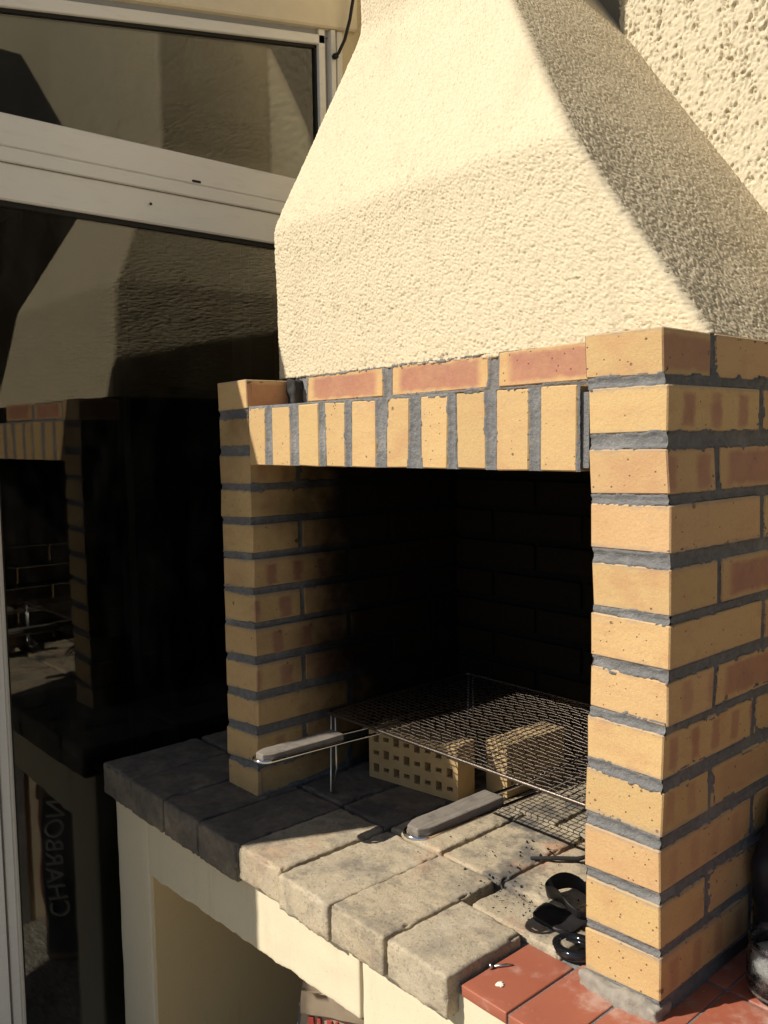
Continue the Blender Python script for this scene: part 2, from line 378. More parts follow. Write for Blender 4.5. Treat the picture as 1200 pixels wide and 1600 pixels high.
def tube_data(pts, rad, sides=6, closed=False):
    pts = [Vector(p) for p in pts]; n = len(pts); V = []; F = []; pn = None
    for i, p in enumerate(pts):
        if closed: t = (pts[(i + 1) % n] - pts[i - 1]).normalized()
        else: t = (pts[min(i + 1, n - 1)] - pts[max(i - 1, 0)]).normalized()
        if pn is None:
            ref = Vector((0, 0, 1)) if abs(t.z) < .9 else Vector((1, 0, 0)); nn = t.cross(ref).normalized()
        else: nn = (pn - t * pn.dot(t)).normalized()
        pn = nn; bb = t.cross(nn); r = rad[i] if isinstance(rad, (list, tuple)) else rad
        for k in range(sides):
            a = 2 * math.pi * k / sides; V.append(p + nn * (r * math.cos(a)) + bb * (r * math.sin(a)))
    m = n if closed else n - 1
    for i in range(m):
        for k in range(sides):
            j = (i + 1) % n; F.append((i * sides + k, i * sides + (k + 1) % sides, j * sides + (k + 1) % sides, j * sides + k))
    if not closed: F.append(tuple(range(sides))[::-1]); F.append(tuple((n - 1) * sides + k for k in range(sides)))
    return [tuple(v) for v in V], F
def tube(name, pts, rad, mat, parent=None, sides=8, closed=False):
    V, F = tube_data(pts, rad, sides, closed); return add(name, V, F, mat, parent, None, True)
def lathe(name, prof, c, mat, parent=None, n=40, lump=0.0):
    V = []; F = []; k = len(prof)
    for i in range(n):
        a = 2 * math.pi * i / n
        for r, z in prof: V.append((c[0] + r * math.cos(a), c[1] + r * math.sin(a), c[2] + z))
    for i in range(n):
        for j in range(k - 1):
            i2 = (i + 1) % n; F.append((i * k + j, i2 * k + j, i2 * k + j + 1, i * k + j + 1))
    return add(name, V, F, mat, parent, c, True)
def gridF(nu, nv):
    idx = np.arange(nu * nv).reshape(nu, nv)
    return np.stack([idx[:-1, :-1], idx[1:, :-1], idx[1:, 1:], idx[:-1, 1:]], -1).reshape(-1, 4)
def sstep(x, a, b):
    t = np.clip((x - a) / (b - a), 0, 1); return t * t * (3 - 2 * t)

# ------------------------------------------------------------------ ground
G = -ZG
gx = [(-40, -40, G), (40, -40, G), (40, 40, G), (-40, 40, G)]
g = add('ground', gx, [(0, 1, 2, 3)], 'ground'); g['kind'] = 'structure'

# ------------------------------------------------------------------ house wall behind, with torn vertical-drip render
D = 0.65
hw = empty('house_wall', (1.2, D + .15, G), 'cream house wall with coarse pitted render behind the brick barbecue', 'wall')
box('wall_core', (-.395, D + .012, G), (3.6, D + .30, 2.4), 'wall_plaster', hw)
box('wall_core', (-1.15, D + .012, G), (-.3955, D + .30, .60), 'wall_plaster', hw)
box('wall_core', (-1.15, D + .012, .601), (-.76, D + .30, 2.4), 'wall_plaster', hw)
box('recess_wall', (-.7595, D + .20, .601), (-.3955, D + .30, 2.4), 'wall_plaster', hw)
def coat(xs, zs):
    X, Z = np.meshgrid(xs, zs, indexing='ij'); P0 = np.stack([X.ravel(), np.full(X.size, D), Z.ravel()], 1)
    n1 = perlin(P0, (280, 1, 165)); n2 = perlin(P0 + 9, (340, 1, 280)); n3 = perlin(P0 + 4, (34, 1, 12)); n4 = perlin(P0 + 6, (205, 1, 78))
    hgt = -.003 * sstep(n1 + .4 * n2, .22, .45) * sstep(n3, -.45, .2) - .005 * sstep(n4 + .25 * n3, .30, .44) + .0012 * perlin(P0 + 2, (150, 1, 120)) + .0011 * n2 + .0012 * n3
    P0[:, 1] -= hgt
    P0[X.ravel() <= xs[0] + 1e-6, 1] = D + .013
    add('render_coat', P0, gridF(len(xs), len(zs)), 'wall_plaster', hw, None, True)
coat(np.concatenate([[-.395], np.arange(-.394, .03, .0021), np.arange(.05, .9, .02), np.linspace(.9, 3.6, 12)]), np.concatenate([np.linspace(G, -.1, 5), np.arange(-.08, .2, .03), np.arange(.2, .78, .0021), np.arange(.785, 1.3, .02), np.linspace(1.31, 2.4, 8)]))
coat(np.arange(-1.15, -.755, .006), np.concatenate([np.linspace(G, -.1, 5), np.arange(-.08, .5, .03), np.arange(.5, 1.3, .006), np.linspace(1.31, 2.4, 8)]))

# ------------------------------------------------------------------ veranda with the glass door
XD = -1.15
ver = empty('veranda', (XD, -.4, G), 'white aluminium veranda side with dark reflecting panes and sloping cream fascia', 'veranda')
gt = lambda y: .761 + .183 * y              # top of the upper pane
fb = lambda y: .800 + .178 * y              # lower edge of the fascia
ft = lambda y: .935 + .17 * y
Y0, YJ = -.308, .502                        # sides of the panes
# panes
p = slab_yz('pane', [(Y0 - .01, .50), (Y0 - .01, gt(Y0) + .01), (YJ + .01, .50), (YJ + .01, gt(YJ) + .01)], XD - .026, XD - .020, 'glass', ver)
p = slab_yz('pane', [(Y0 - .01, -1.53), (Y0 - .01, .37), (YJ + .01, -1.53), (YJ + .01, .37)], XD - .026, XD - .020, 'glass', ver)
# black gaskets
for (q, nm) in (([(Y0, gt(Y0) - .007), (Y0, gt(Y0) + .004), (YJ, gt(YJ) - .007), (YJ, gt(YJ) + .004)], 'gasket'), ([(YJ - .006, .51), (YJ - .006, gt(YJ)), (YJ + .003, .51), (YJ + .003, gt(YJ))], 'gasket'),
               ([(Y0, .342), (Y0, .356), (YJ, .342), (YJ, .356)], 'gasket'), ([(Y0, .510), (Y0, .517), (YJ, .510), (YJ, .517)], 'gasket'),
               ([(YJ - .006, -1.5), (YJ - .006, .35), (YJ + .003, -1.5), (YJ + .003, .35)], 'gasket'), ([(Y0 - .003, -1.5), (Y0 - .003, .35), (Y0 + .004, -1.5), (Y0 + .004, .35)], 'gasket')):
    slab_yz(nm, q, XD - .034, XD - .014, 'rubber', ver)
# transom in three stepped bands
slab_yz('transom', [(Y0 - .02, .4525), (Y0 - .02, .515), (YJ + .02, .4525), (YJ + .02, .515)], XD - .05, XD - .002, 'frame', ver, .003)
slab_yz('transom', [(Y0 - .02, .4235), (Y0 - .02, .4510), (YJ + .02, .4235), (YJ + .02, .4510)], XD - .05, XD + .001, 'frame', ver, .002)
slab_yz('transom', [(Y0 - .02, .352), (Y0 - .02, .4225), (YJ + .02, .352), (YJ + .02, .4225)], XD - .05, XD - .005, 'frame', ver, .003)
slab_yz('transom_groove', [(Y0 - .02, .415), (Y0 - .02, .4545), (YJ + .02, .415), (YJ + .02, .4545)], XD - .045, XD - .008, 'rubber', ver)
box('drainage_slot', (XD - .01, .136, .4565), (XD + .0005, .158, .4615), 'rubber', ver, .0015)
lathe('screw_hole', [(0, 0), (.003, 0), (.003, .001), (0, .001)], (XD - .002, .034, .392), 'rubber', ver, 10).rotation_euler = (0, math.pi / 2, 0)
# top rail and jamb
slab_yz('top_rail', [(Y0 - .02, gt(Y0 - .02)), (Y0 - .02, fb(Y0 - .02) - .014), (YJ + .02, gt(YJ + .02)), (YJ + .02, fb(YJ + .02) - .014)], XD - .05, XD - .004, 'frame', ver, .002)
slab_yz('rail_groove', [(Y0 - .02, gt(Y0 - .02) + .012), (Y0 - .02, fb(Y0 - .02) + .01), (D - .03, gt(D - .03) + .02), (D - .03, fb(D - .03) + .01)], XD - .05, XD - .012, 'bead', ver)
for (a0, a1, dx, mt) in ((YJ, YJ + .0195, -.004, 'frame'), (YJ + .0205, YJ + .034, -.016, 'bead'), (YJ + .0345, YJ + .049, .002, 'frame'), (YJ + .0495, YJ + .057, -.014, 'bead'), (YJ + .0575, YJ + .075, -.004, 'frame')):
    slab_yz('jamb', [(a0, G), (a0, fb(a0) - .001), (a1, G), (a1, fb(a1) - .001)], XD - .05, XD + dx, mt, ver, .0012)
box('reveal', (XD - .05, YJ + .0755, G), (XD - .006, D + .011, 1.3), 'wall_plaster', ver)
# door post seen at the left border
for (a0, a1, dx, mt) in ((Y0 - .0045, Y0 + .0, -.010, 'frame'), (Y0 - .012, Y0 - .005, -.002, 'frame'), (Y0 - .030, Y0 - .0125, .004, 'frame'), (Y0 - .036, Y0 - .0305, -.012, 'bead'), (Y0 - .075, Y0 - .0365, .012, 'frame'), (Y0 - .12, Y0 - .0755, .0, 'frame')):
    slab_yz('post', [(a0, G), (a0, .352), (a1, G), (a1, .352)], XD - .05, XD + dx, mt, ver, .0015)
slab_yz('post', [(Y0 - .12, .353), (Y0 - .12, fb(Y0 - .12)), (Y0 - .021, .353), (Y0 - .021, fb(Y0 - .021) - .014)], XD - .05, XD + .0, 'frame', ver, .002)
box('bottom_rail', (XD - .05, Y0 + .0005, G + .005), (XD - .004, YJ - .0005, G + .09), 'frame', ver, .003)
# sloping fascia, roof, and unseen panels made solid to block the sun
YC = -1.30
slab_yz('fascia', [(YC, fb(YC)), (YC, ft(YC)), (D - .03, fb(D - .03)), (D - .03, ft(D - .03))], XD - .06, XD + .008, 'panel', ver, .004)
slab_yz('roof', [(YC, fb(YC) + .05), (YC, ft(YC) - .002), (D, fb(D) + .05), (D, ft(D) - .002)], -4.2, XD - .061, 'roof', ver)
slab_yz('side_block_panel', [(YC, G), (YC, fb(YC) - .001), (Y0 - .1205, G), (Y0 - .1205, fb(Y0 - .1205) - .001)], XD - .05, XD - .01, 'panel', ver)
slab_yz('front_block_panel', [(YC - .06, G), (YC - .06, ft(YC) - .02), (YC - .001, G), (YC - .001, ft(YC) - .02)], -4.2, XD - .0, 'panel', ver)
# the dim room behind the panes
box('room_floor', (-4.2, YC, G + .002), (XD - .055, D, G + .02), 'interior_floor', ver)
box('room_wall', (-4.25, YC, G), (-4.2, D, 1.03), 'interior_wall', ver)
box('room_wall', (-4.2, D + .001, G), (XD - .055, D + .05, 1.03), 'interior_wall', ver)
for yy, xx in ((D - .03, -1.52), (D - .03, -1.75), (D - .03, -2.6)):
    box('door_casing', (xx - .035, yy, G + .02), (xx + .035, yy + .0295, .5), 'interior_trim', ver, .004)
box('door_casing', (-1.785, D - .03, .501), (-1.485, D - .0005, .57), 'interior_trim', ver, .004)

# black cable hanging beside the jamb
cb = empty('cable', (XD + .02, .60, .83), 'thin black cable hanging down beside the veranda frame', 'cable')
cp = [(XD + .030, .60, 1.25), (XD + .030, .598, 1.08), (XD + .030, .588, .98), (XD + .028, .576, .92), (XD + .024, .562, .87), (XD + .018, .546, .835), (XD + .006, .541, .828)]
tube('cable_line', cp, .0042, 'cable', cb)
lathe('cable_end', [(0, -.006), (.0065, -.006), (.0075, 0), (.0065, .006), (0, .006)], (XD + .010, .542, .829), 'cable', cb, 14).rotation_euler = (0, math.pi / 2, 0)

# ------------------------------------------------------------------ dark shed beyond the barbecue (seen only as a reflection in the panes)
sh = empty('garden_shed', (1.15, .35, G), 'dark timber shed with a pitched roof against the house wall', 'shed')
simple('dark_timber', (0.035, 0.027, 0.02), 0.8, var=0.3, scale=30)
simple('dark_roof', (0.03, 0.028, 0.027), 0.9)
for k in range(11):
    x0 = .62 + k * .1
    zt = 1.58 - abs(x0 + .05 - 1.15) - .02
    box('plank', (x0, .10, G), (x0 + .097, .125, zt), 'dark_timber', sh, .003)
box('side_wall', (.63, .126, G), (.66, .635, 1.02), 'dark_timber', sh)
box('side_wall', (1.66, .126, G), (1.69, .635, 1.02), 'dark_timber', sh)
for sg in (-1, 1):
    xa, xb = 1.15, 1.15 + sg * .60
    hexa('roof', [(xa, .04, 1.58), (xa, .04, 1.62), (xa, .635, 1.58), (xa, .635, 1.62), (xb, .04, .98), (xb, .04, 1.02), (xb, .635, .98), (xb, .635, 1.02)], 'dark_roof', sh)

# ------------------------------------------------------------------ the barbecue
bbq = empty('barbecue', (-.37, .25, G), 'built-in yellow brick barbecue with cream plaster hood and stone worktop', 'barbecue')
# --- bricks, set course by course as measured: TL, TR, BL, BR on the front plane (x, z)
RP = {1: [[-.007, 0], [.098, 0], [-.005, -.051], [.098, -.053]], 2: [[-.001, -.064], [.104, -.064], [0, -.118], [.104, -.116]], 3: [[0, -.135], [.104, -.135], [.002, -.189], [.106, -.186]],
      4: [[.002, -.201], [.108, -.198], [.002, -.253], [.109, -.253]], 5: [[.005, -.271], [.11, -.27], [.006, -.324], [.11, -.323]], 6: [[.004, -.332], [.11, -.334], [.004, -.385], [.11, -.385]],
      7: [[.003, -.397], [.109, -.399], [.002, -.449], [.108, -.452]], 8: [[-.001, -.46], [.104, -.462], [-.002, -.514], [.102, -.516]], 9: [[-.002, -.526], [.103, -.53], [-.004, -.583], [.102, -.583]],
      10: [[-.003, -.599], [.101, -.599], [-.003, -.654], [.101, -.651]], 11: [[-.002, -.666], [.102, -.665], [-.001, -.722], [.103, -.718]], 12: [[-.002, -.734], [.103, -.729], [-.002, -.789], [.103, -.783]]}
LP = {1: [[-.846, -.009], [-.744, -.008], [-.842, -.062], [-.743, -.061]], 2: [[-.845, -.077], [-.741, -.077], [-.844, -.131], [-.740, -.130]], 3: [[-.845, -.146], [-.739, -.146], [-.843, -.201], [-.741, -.198]],
      4: [[-.843, -.211], [-.742, -.21], [-.845, -.265], [-.74, -.26]], 5: [[-.842, -.277], [-.738, -.273], [-.841, -.331], [-.739, -.326]], 6: [[-.842, -.343], [-.737, -.338], [-.844, -.4], [-.74, -.392]],
      7: [[-.845, -.407], [-.738, -.404], [-.843, -.465], [-.738, -.457]], 8: [[-.844, -.475], [-.737, -.468], [-.844, -.529], [-.737, -.52]], 9: [[-.845, -.543], [-.738, -.536], [-.845, -.597], [-.738, -.588]],
      10: [[-.846, -.612], [-.739, -.604], [-.847, -.665], [-.74, -.656]], 11: [[-.847, -.678], [-.74, -.672], [-.848, -.733], [-.743, -.725]], 12: [[-.849, -.746], [-.744, -.737], [-.849, -.802], [-.746, -.792]]}
def paint(o, flash=0, stripe=0, tone=None, soot=0):
    o.color = (flash, stripe, random.random() if tone is None else tone, soot)
def quad_bricks(Q, y0, y1, parent, **kw):
    (xa, za), (xb, zb), (xc, zc), (xd, zd) = Q       # TL TR BL BR
    P = [(xc, y0, zc), (xa, y0, za), (xc, y1, zc), (xa, y1, za), (xd, y0, zd), (xb, y0, zb), (xd, y1, zd), (xb, y1, zb)]
    o = hexa('brick', P, 'brick', parent, .0016, 1, .0005); paint(o, **kw); return o

def ext_lr(a, b, c, d): a[0] -= .02; c[0] -= .02; b[0] += .02; d[0] += .02; return a, b, c, d
def ext_l(a, b, c, d):
    if a[0] < .01: a[0] -= .02; c[0] -= .02
    return a, b, c, d
def ext_b(a, b, c, d): c[1] -= .02; d[1] -= .02; return a, b, c, d
def mortar_sheet(name, org, eu, ev, en, U, V, quads, parent, res=.0028, smear=.0042, recess=.0035, soot=0, clampu=None, ext=None):
    """ragged joint surface between the bricks: raised to the brick face along the joints, sunk inside the bricks"""
    us = np.arange(U[0], U[1] + res * .5, res); vs = np.arange(V[0], V[1] + res * .5, res)
    UU, VV = np.meshgrid(us, vs, indexing='ij'); u = UU.ravel(); v = VV.ravel()
    s = np.full(u.size, -1.0)
    if ext: quads = [ext(*[list(p) for p in q]) for q in quads]
    for (a, b, c, d) in quads:      # TL TR BL BR in (u,v)
        tv = np.clip((v - (c[1] + d[1]) / 2) / ((a[1] + b[1] - c[1] - d[1]) / 2), 0, 1); tu = np.clip((u - (a[0] + c[0]) / 2) / ((b[0] + d[0] - a[0] - c[0]) / 2), 0, 1)
        ul = c[0] + (a[0] - c[0]) * tv; ur = d[0] + (b[0] - d[0]) * tv; vt = a[1] + (b[1] - a[1]) * tu; vb = c[1] + (d[1] - c[1]) * tu
        s = np.maximum(s, np.minimum(np.minimum(u - ul, ur - u), np.minimum(v - vb, vt - v)))
    org = np.array(org, float); eu = np.array(eu, float); ev = np.array(ev, float); en = np.array(en, float)
    P = org + u[:, None] * eu + v[:, None] * ev
    nA = perlin(P + 3.3, 55); nB = perlin(P + 8.1, 170); nC = perlin(P + 1.2, 18)
    edge = smear * np.clip(.15 + 1.1 * nA + .7 * nB + .9 * nC, -.25, 1.6)
    sp = s - edge
    out = np.where(sp > 0, .0007 - sp * 2.2, .0007 - recess * sstep(-sp, 0, .006) + .0016 * nB + .0011 * nA)
    out = np.maximum(out, -.009)
    if clampu is not None:
        lo, hi = clampu(v); uc = np.clip(u, lo, hi); P = P + (uc - u)[:, None] * eu
    P = P + en * out[:, None]
    F = gridF(len(us), len(vs))
    if np.dot(np.cross(eu, ev), en) < 0: F = F[:, ::-1]
    o = add(name, P, F, 'mortar', parent, None, True); o.color = (1, 1, 1, soot); return o

YB = .645
# --- right-hand side wall (a half-brick wall running back to the house)
rw = box('side_wall', (.004, .006, -.800), (.096, YB, -.004), 'mortar', bbq); tag(rw, 'sunlit outer brick side wall standing on red tiles')
rw.color = (1, 1, 1, .5)
sideq = []
flash_r = {3: (.9, 0), 5: (1, 0), 2: (0, .8), 8: (.3, .7), 6: (0, .3), 12: (0, .5), 9: (0, .3)}
for k, Q in RP.items():
    first = .105 if k % 2 else .22
    y = 0.0; i = 0
    off = random.uniform(-.004, .004)
    xr_t, zt, xr_b, zb = Q[1][0], Q[1][1], Q[3][0], Q[3][1]
    while y < YB - .02:
        L = (first + off) if i == 0 else .22
        y1 = min(y + L, YB)
        if i == 0:
            quad_bricks(Q, y + RNG.normal() * .0006, y1, rw, flash=(.8 if k == 1 else 0), stripe={2: .9, 3: .85, 7: .5, 8: .75, 9: .45, 10: .3, 12: .55}.get(k, 0.0), tone={4: .9, 3: .75, 8: .3, 10: .85}.get(k, random.random() * .6), soot=.5)
        else:
            Qn = [[Q[0][0], zt], [xr_t + RNG.normal() * .0008, zt], [Q[2][0], zb], [xr_b + RNG.normal() * .0008, zb]]
            quad_bricks(Qn, y, y1, rw, flash={3: .9, 5: 1, 9: .3}.get(k, .9 if random.random() < .45 else 0) if i == 1 else random.choice([0, .9]), stripe=random.choice([0, 0, .7]), tone=random.random(), soot=.5)
        sideq.append(((y, zt), (y1, zt), (y, zb), (y1, zb)))
        y = y1 + .011; i += 1
def xside(z): return np.interp(-z, [.03, .09, .16, .225, .30, .36, .425, .49, .555, .625, .69, .76], [.098, .104, .105, .1085, .11, .11, .1085, .103, .1025, .101, .1025, .103])
mortar_sheet('mortar_joint', (0, .0005, 0), (1, 0, 0), (0, 0, 1), (0, -1, 0), (-.009, .112), (-.80, -.003), [tuple(map(tuple, q)) for q in RP.values()], rw, clampu=lambda v: (xside(v) - .1035, xside(v) - .0015), ext=ext_lr)
sq2 = [q for q in sideq if q[0][0] < .42]
ms = mortar_sheet('mortar_joint', (.0, 0, 0), (0, 1, 0), (0, 0, 1), (1, 0, 0), (.0032, .42), (-.80, -.003), sq2, rw, smear=.0065, ext=ext_l)
me = ms.data; co = np.empty(len(me.vertices) * 3); me.vertices.foreach_get('co', co); co = co.reshape(-1, 3)
co[:, 0] += xside(co[:, 2] + WL[ms].z) - .0004; me.vertices.foreach_set('co', co.ravel()); me.update()
# mortar fillet at the foot
fil = [(-.014, -.010, -.803)]
rough_box('mortar_fillet', (-.008, -.0105, -.814), (.104, .03, -.789), 'sandy_mortar', rw, .007, .003, .0045, 75, .004, 22)
box('mortar_bed', (.0, .028, -.812), (.1015, YB, -.785), 'mortar', rw, .004)

# --- left-hand side wall
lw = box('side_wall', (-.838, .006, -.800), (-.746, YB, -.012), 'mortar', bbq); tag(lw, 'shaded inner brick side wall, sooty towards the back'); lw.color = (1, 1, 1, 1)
innq = []
for k, Q in LP.items():
    first = .22 if k % 2 == 0 else .105
    if k == 1: first = .105
    y = 0.0; i = 0
    zt, zb = Q[1][1], Q[3][1]
    while y < YB - .02:
        L = first if i == 0 else .22
        y1 = min(y + L, YB)
        if i == 0:
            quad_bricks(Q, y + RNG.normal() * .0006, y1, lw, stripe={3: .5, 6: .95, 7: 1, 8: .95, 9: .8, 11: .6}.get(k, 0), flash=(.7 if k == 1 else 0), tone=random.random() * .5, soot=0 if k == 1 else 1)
        else:
            Qn = [[Q[0][0], Q[0][1]], [Q[1][0] + RNG.normal() * .0008, zt], [Q[2][0], Q[2][1]], [Q[3][0] + RNG.normal() * .0008, zb]]
            quad_bricks(Qn, y, y1, lw, stripe=random.choice([0, .6]), flash=random.choice([0, .8]), tone=random.random(), soot=1)
        innq.append(((y, zt), (y1, zt), (y, zb), (y1, zb)))
        y = y1 + .011; i += 1
mortar_sheet('mortar_joint', (0, .0005, 0), (1, 0, 0), (0, 0, 1), (0, -1, 0), (-.8435, -.7415), (-.80, -.012), [tuple(map(tuple, q)) for q in LP.values()], lw, soot=1, ext=ext_lr)
mortar_sheet('mortar_joint', (-.7405, 0, 0), (0, 1, 0), (0, 0, 1), (1, 0, 0), (.0015, .54), (-.80, -.012), innq, lw, res=.004, smear=.005, soot=1, ext=ext_l)

# --- back of the fire chamber
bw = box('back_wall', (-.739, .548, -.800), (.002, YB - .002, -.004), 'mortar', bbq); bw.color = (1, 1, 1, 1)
tag(bw, 'soot-black brick back wall of the fire chamber')
for k in range(12):
    z1 = -.0105 - k * .0665; z0 = z1 - .053
    x = -.737 + (0 if k % 2 else -.115)
    while x < -.02:
        a0, a1 = max(x, -.737), min(x + .22, -.001)
        if a1 - a0 > .03:
            o = box('brick', (a0, .540 + RNG.normal() * .001, z0), (a1, .60, z1), 'brick', bw, .0016); paint(o, soot=1)
        x += .231

# --- lintel: a row of bricks on edge, a row of stretchers set back above it
lt = box('lintel', (-.740, .006, -.158), (-.004, .112, -.0665), 'mortar', bbq); lt.color = (1, 1, 1, 0)
tag(lt, 'lintel of upright yellow bricks with a recessed course of reddish bricks above')
sx = [(-.740, -.689), (-.665, -.611), (-.587, -.531), (-.511, -.466), (-.447, -.388), (-.365, -.316), (-.291, -.237), (-.219, -.165), (-.146, -.092), (-.073, -.017)]
sx[3] = (-.514, -.464); sq = []
for i, (a0, a1) in enumerate(sx):
    t = i / 9; zt = -.0625 + .0065 * t + RNG.normal() * .0008; zb = -.1635 + .0015 * t
    sk = RNG.normal() * .0012
    Q = [(a0 + sk, zt), (a1 + sk, zt + RNG.normal() * .0006), (a0, zb), (a1, zb)]
    quad_bricks(Q, RNG.normal() * .0009, .105, lt, tone=random.random() * .35, stripe=3, soot=0); sq.append(Q)
mortar_sheet('mortar_joint', (0, .0004, 0), (1, 0, 0), (0, 0, 1), (0, -1, 0), (-.741, -.0135), (-.1625, -.056), sq, lt, res=.0024, smear=.0030, recess=.003, ext=ext_b)
mq = []
for a0, a1 in ((-.700, -.4885), (-.466, -.2535), (-.231, -.014)):
    t = (a0 + .7) / .7; zt = -.003 + .010 * t; zb = -.0495 + .005 * t
    Q = [(a0, zt), (a1, zt + .003), (a0, zb), (a1, zb + .0015)]
    quad_bricks(Q, .105 + RNG.normal() * .0008, .21, lt, flash=1.0, stripe=2, tone=.35, soot=0); mq.append(Q)
box('mortar_core', (-.7395, .111, -.062), (-.004, .205, -.003), 'mortar', lt).color = (1, 1, 1, 0)
mortar_sheet('mortar_joint', (0, .1055, 0), (1, 0, 0), (0, 0, 1), (0, -1, 0), (-.7395, -.002), (-.063, .004), mq, lt, res=.0026, smear=.003)
# ragged mortar lump where the recessed course meets the left wall
rough_box('mortar_lump', (-.741, .085, -.055), (-.716, .118, -.006), 'mortar', lt, .006, .003, .004, 60, .003, 25)

# --- plaster hood, one continuous rounded shell from the brick course up into the chimney
def hood():
    zz = np.concatenate([np.arange(0.0, .80, .0016), np.arange(.80, 1.1, .006), np.arange(1.1, 1.9, .05)])
    xr = np.interp(zz, [0, .84, .9, 2], [.095, -.518, -.54, -.545]); xl = np.interp(zz, [0, .298, .665, .69, 2], [-.801, -.820, -.757, -.755, -.755])
    yf = np.interp(zz, [0, .288, .665, .69, 2], [.106, .116, .286, .292, .294])
    def sm(a, k):
        fine = np.arange(-.1, 2.0, .0020); b = np.interp(fine, zz, a); ker = np.hanning(k); ker /= ker.sum(); pad = np.pad(b, k, mode='edge')
        # keep straight flanks at the foot: extend by slope
        return np.interp(zz, fine, np.convolve(pad, ker, 'same')[k:-k])
    xr2, xl2, yf2 = sm(xr, 15), sm(xl, 19), sm(yf, 23)
    low = zz < .04
    xr, xl, yf = np.where(low, xr, xr2), np.where(low, xl, xl2), np.where(low, yf, yf2)
    nL, nF, nR = 100, 530, 270; r = .014
    rows = []
    for z, a, b, y in zip(zz, xl, xr, yf):
        L = np.stack([np.full(nL, a), np.linspace(D + .01, y + r, nL)], 1)
        t = np.linspace(0, math.pi / 2, 7)[1:-1]
        c1 = np.stack([a + r - r * np.cos(t), y + r - r * np.sin(t)], 1)
        Fm = np.stack([np.linspace(a + r, b - r, nF), np.full(nF, y)], 1)
        c2 = np.stack([b - r + r * np.sin(t), y + r - r * np.cos(t)], 1)
        Rr = np.stack([np.full(nR, b), np.linspace(y + r, D + .01, nR)], 1)
        q = np.concatenate([L, c1, Fm, c2, Rr]); rows.append(np.concatenate([q, np.full((len(q), 1), z)], 1))
    R = np.array(rows)                                   # (nz, ns, 3)
    du = np.gradient(R, axis=1); dv = np.gradient(R, axis=0)
    n = np.cross(du, dv); n /= np.maximum(np.linalg.norm(n, axis=2), 1e-9)[..., None]
    Pf = R.reshape(-1, 3); N = n.reshape(-1, 3)
    a = perlin(Pf, 290); b = perlin(Pf + 7, 110); c = perlin(Pf + 3, 12); d = perlin(Pf + 5, 420)
    e = perlin(Pf + 13, 250)
    h = .0012 * np.clip(a, -.5, .45) + .0011 * d + .0006 * b + .0014 * c - .0019 * sstep(e, .26, .46) + .0009 * np.abs(perlin(Pf + 17, 260))
    h += .0016 * perlin(Pf * [1, 1, 2.4] + 21, 5)
    fade = np.where(Pf[:, 2] > 1.1, .3, 1.0)
    top = .4 + .6 * sstep(Pf[:, 2], .42, .30) + .25 * sstep(c, -.2, .4)   # the upper slope was trowelled smoother
    Pf = Pf + N * (h * fade * np.clip(top, .75, 1.15))[:, None]
    m = np.arange(len(Pf)) < R.shape[1]
    Pf[m, 2] += -.002 + .004 * perlin(Pf[m] * [1, 1, 0], 35) + .003 * perlin(Pf[m] * [1, 1, 0], 110)
    ns = R.shape[1]
    inner = R[0].copy(); inner[:, 2] = .004
    cx, cy = -.37, .5
    inner[:, 0] = cx + (inner[:, 0] - cx) * .93; inner[:, 1] = cy + (inner[:, 1] - cy) * .93
    topc = np.repeat([[-.64, .47, 1.9]], ns, 0)
    V = np.concatenate([inner, Pf, topc]); nz = len(zz) + 2
    F = gridF(nz, ns)[:, ::-1]
    o = add('hood', V, F, 'hood_plaster', bbq, (-.37, .35, 0), True); tag(o, 'cream rough-plastered hood narrowing to a chimney'); return o
hood()

# --- plastered base with the open niche under the worktop
ZS = -.79; ZB = -.852
base = empty_part = rough_box('base', (-1.12, -.115, G - .01), (-.975, .62, ZB), 'base_plaster', bbq, .005, .02, .0012, 20)
tag(base, 'plastered base with an open niche below the worktop')
def low_edge(Wp):
    t = sstep(Wp[:, 2], -.86, -.975); Wp = Wp.copy()
    Wp[:, 2] += t * ((Wp[:, 0] + .64) * .045 + .004 * perlin(Wp * [1, 0, 0] + 2, 22) + .0025 * perlin(Wp * [1, 0, 0] + 6, 75)); return Wp
rough_box('beam', (-.9745, -.115, -.977), (-.311, -.02, ZB), 'base_plaster', base, .004, .006, .0012, 25, 0, 1, low_edge)
rough_box('leg', (-.303, -.117, G - .01), (.62, .62, ZB), 'base_plaster', base, .005, .02, .0012, 20)
box('joint', (-.3115, -.106, G), (-.302, .0, ZB - .002), 'mortar', base).color = (1, 1, 1, 0)
box('niche_bounce_face', (-.975, -.108, G), (-.9715, .60, -.985), 'bounce_lit_plaster', base)  # thin sheet on the niche wall carrying the painted bounce glow
box('niche_ceiling', (-.972, -.019, -.90), (-.306, .62, ZB), 'mortar', base).color = (1, 1, 1, 0)
box('plaster_strip', (-.120, -.119, ZB - .01), (.62, .0, -.818), 'base_plaster', base, .003)

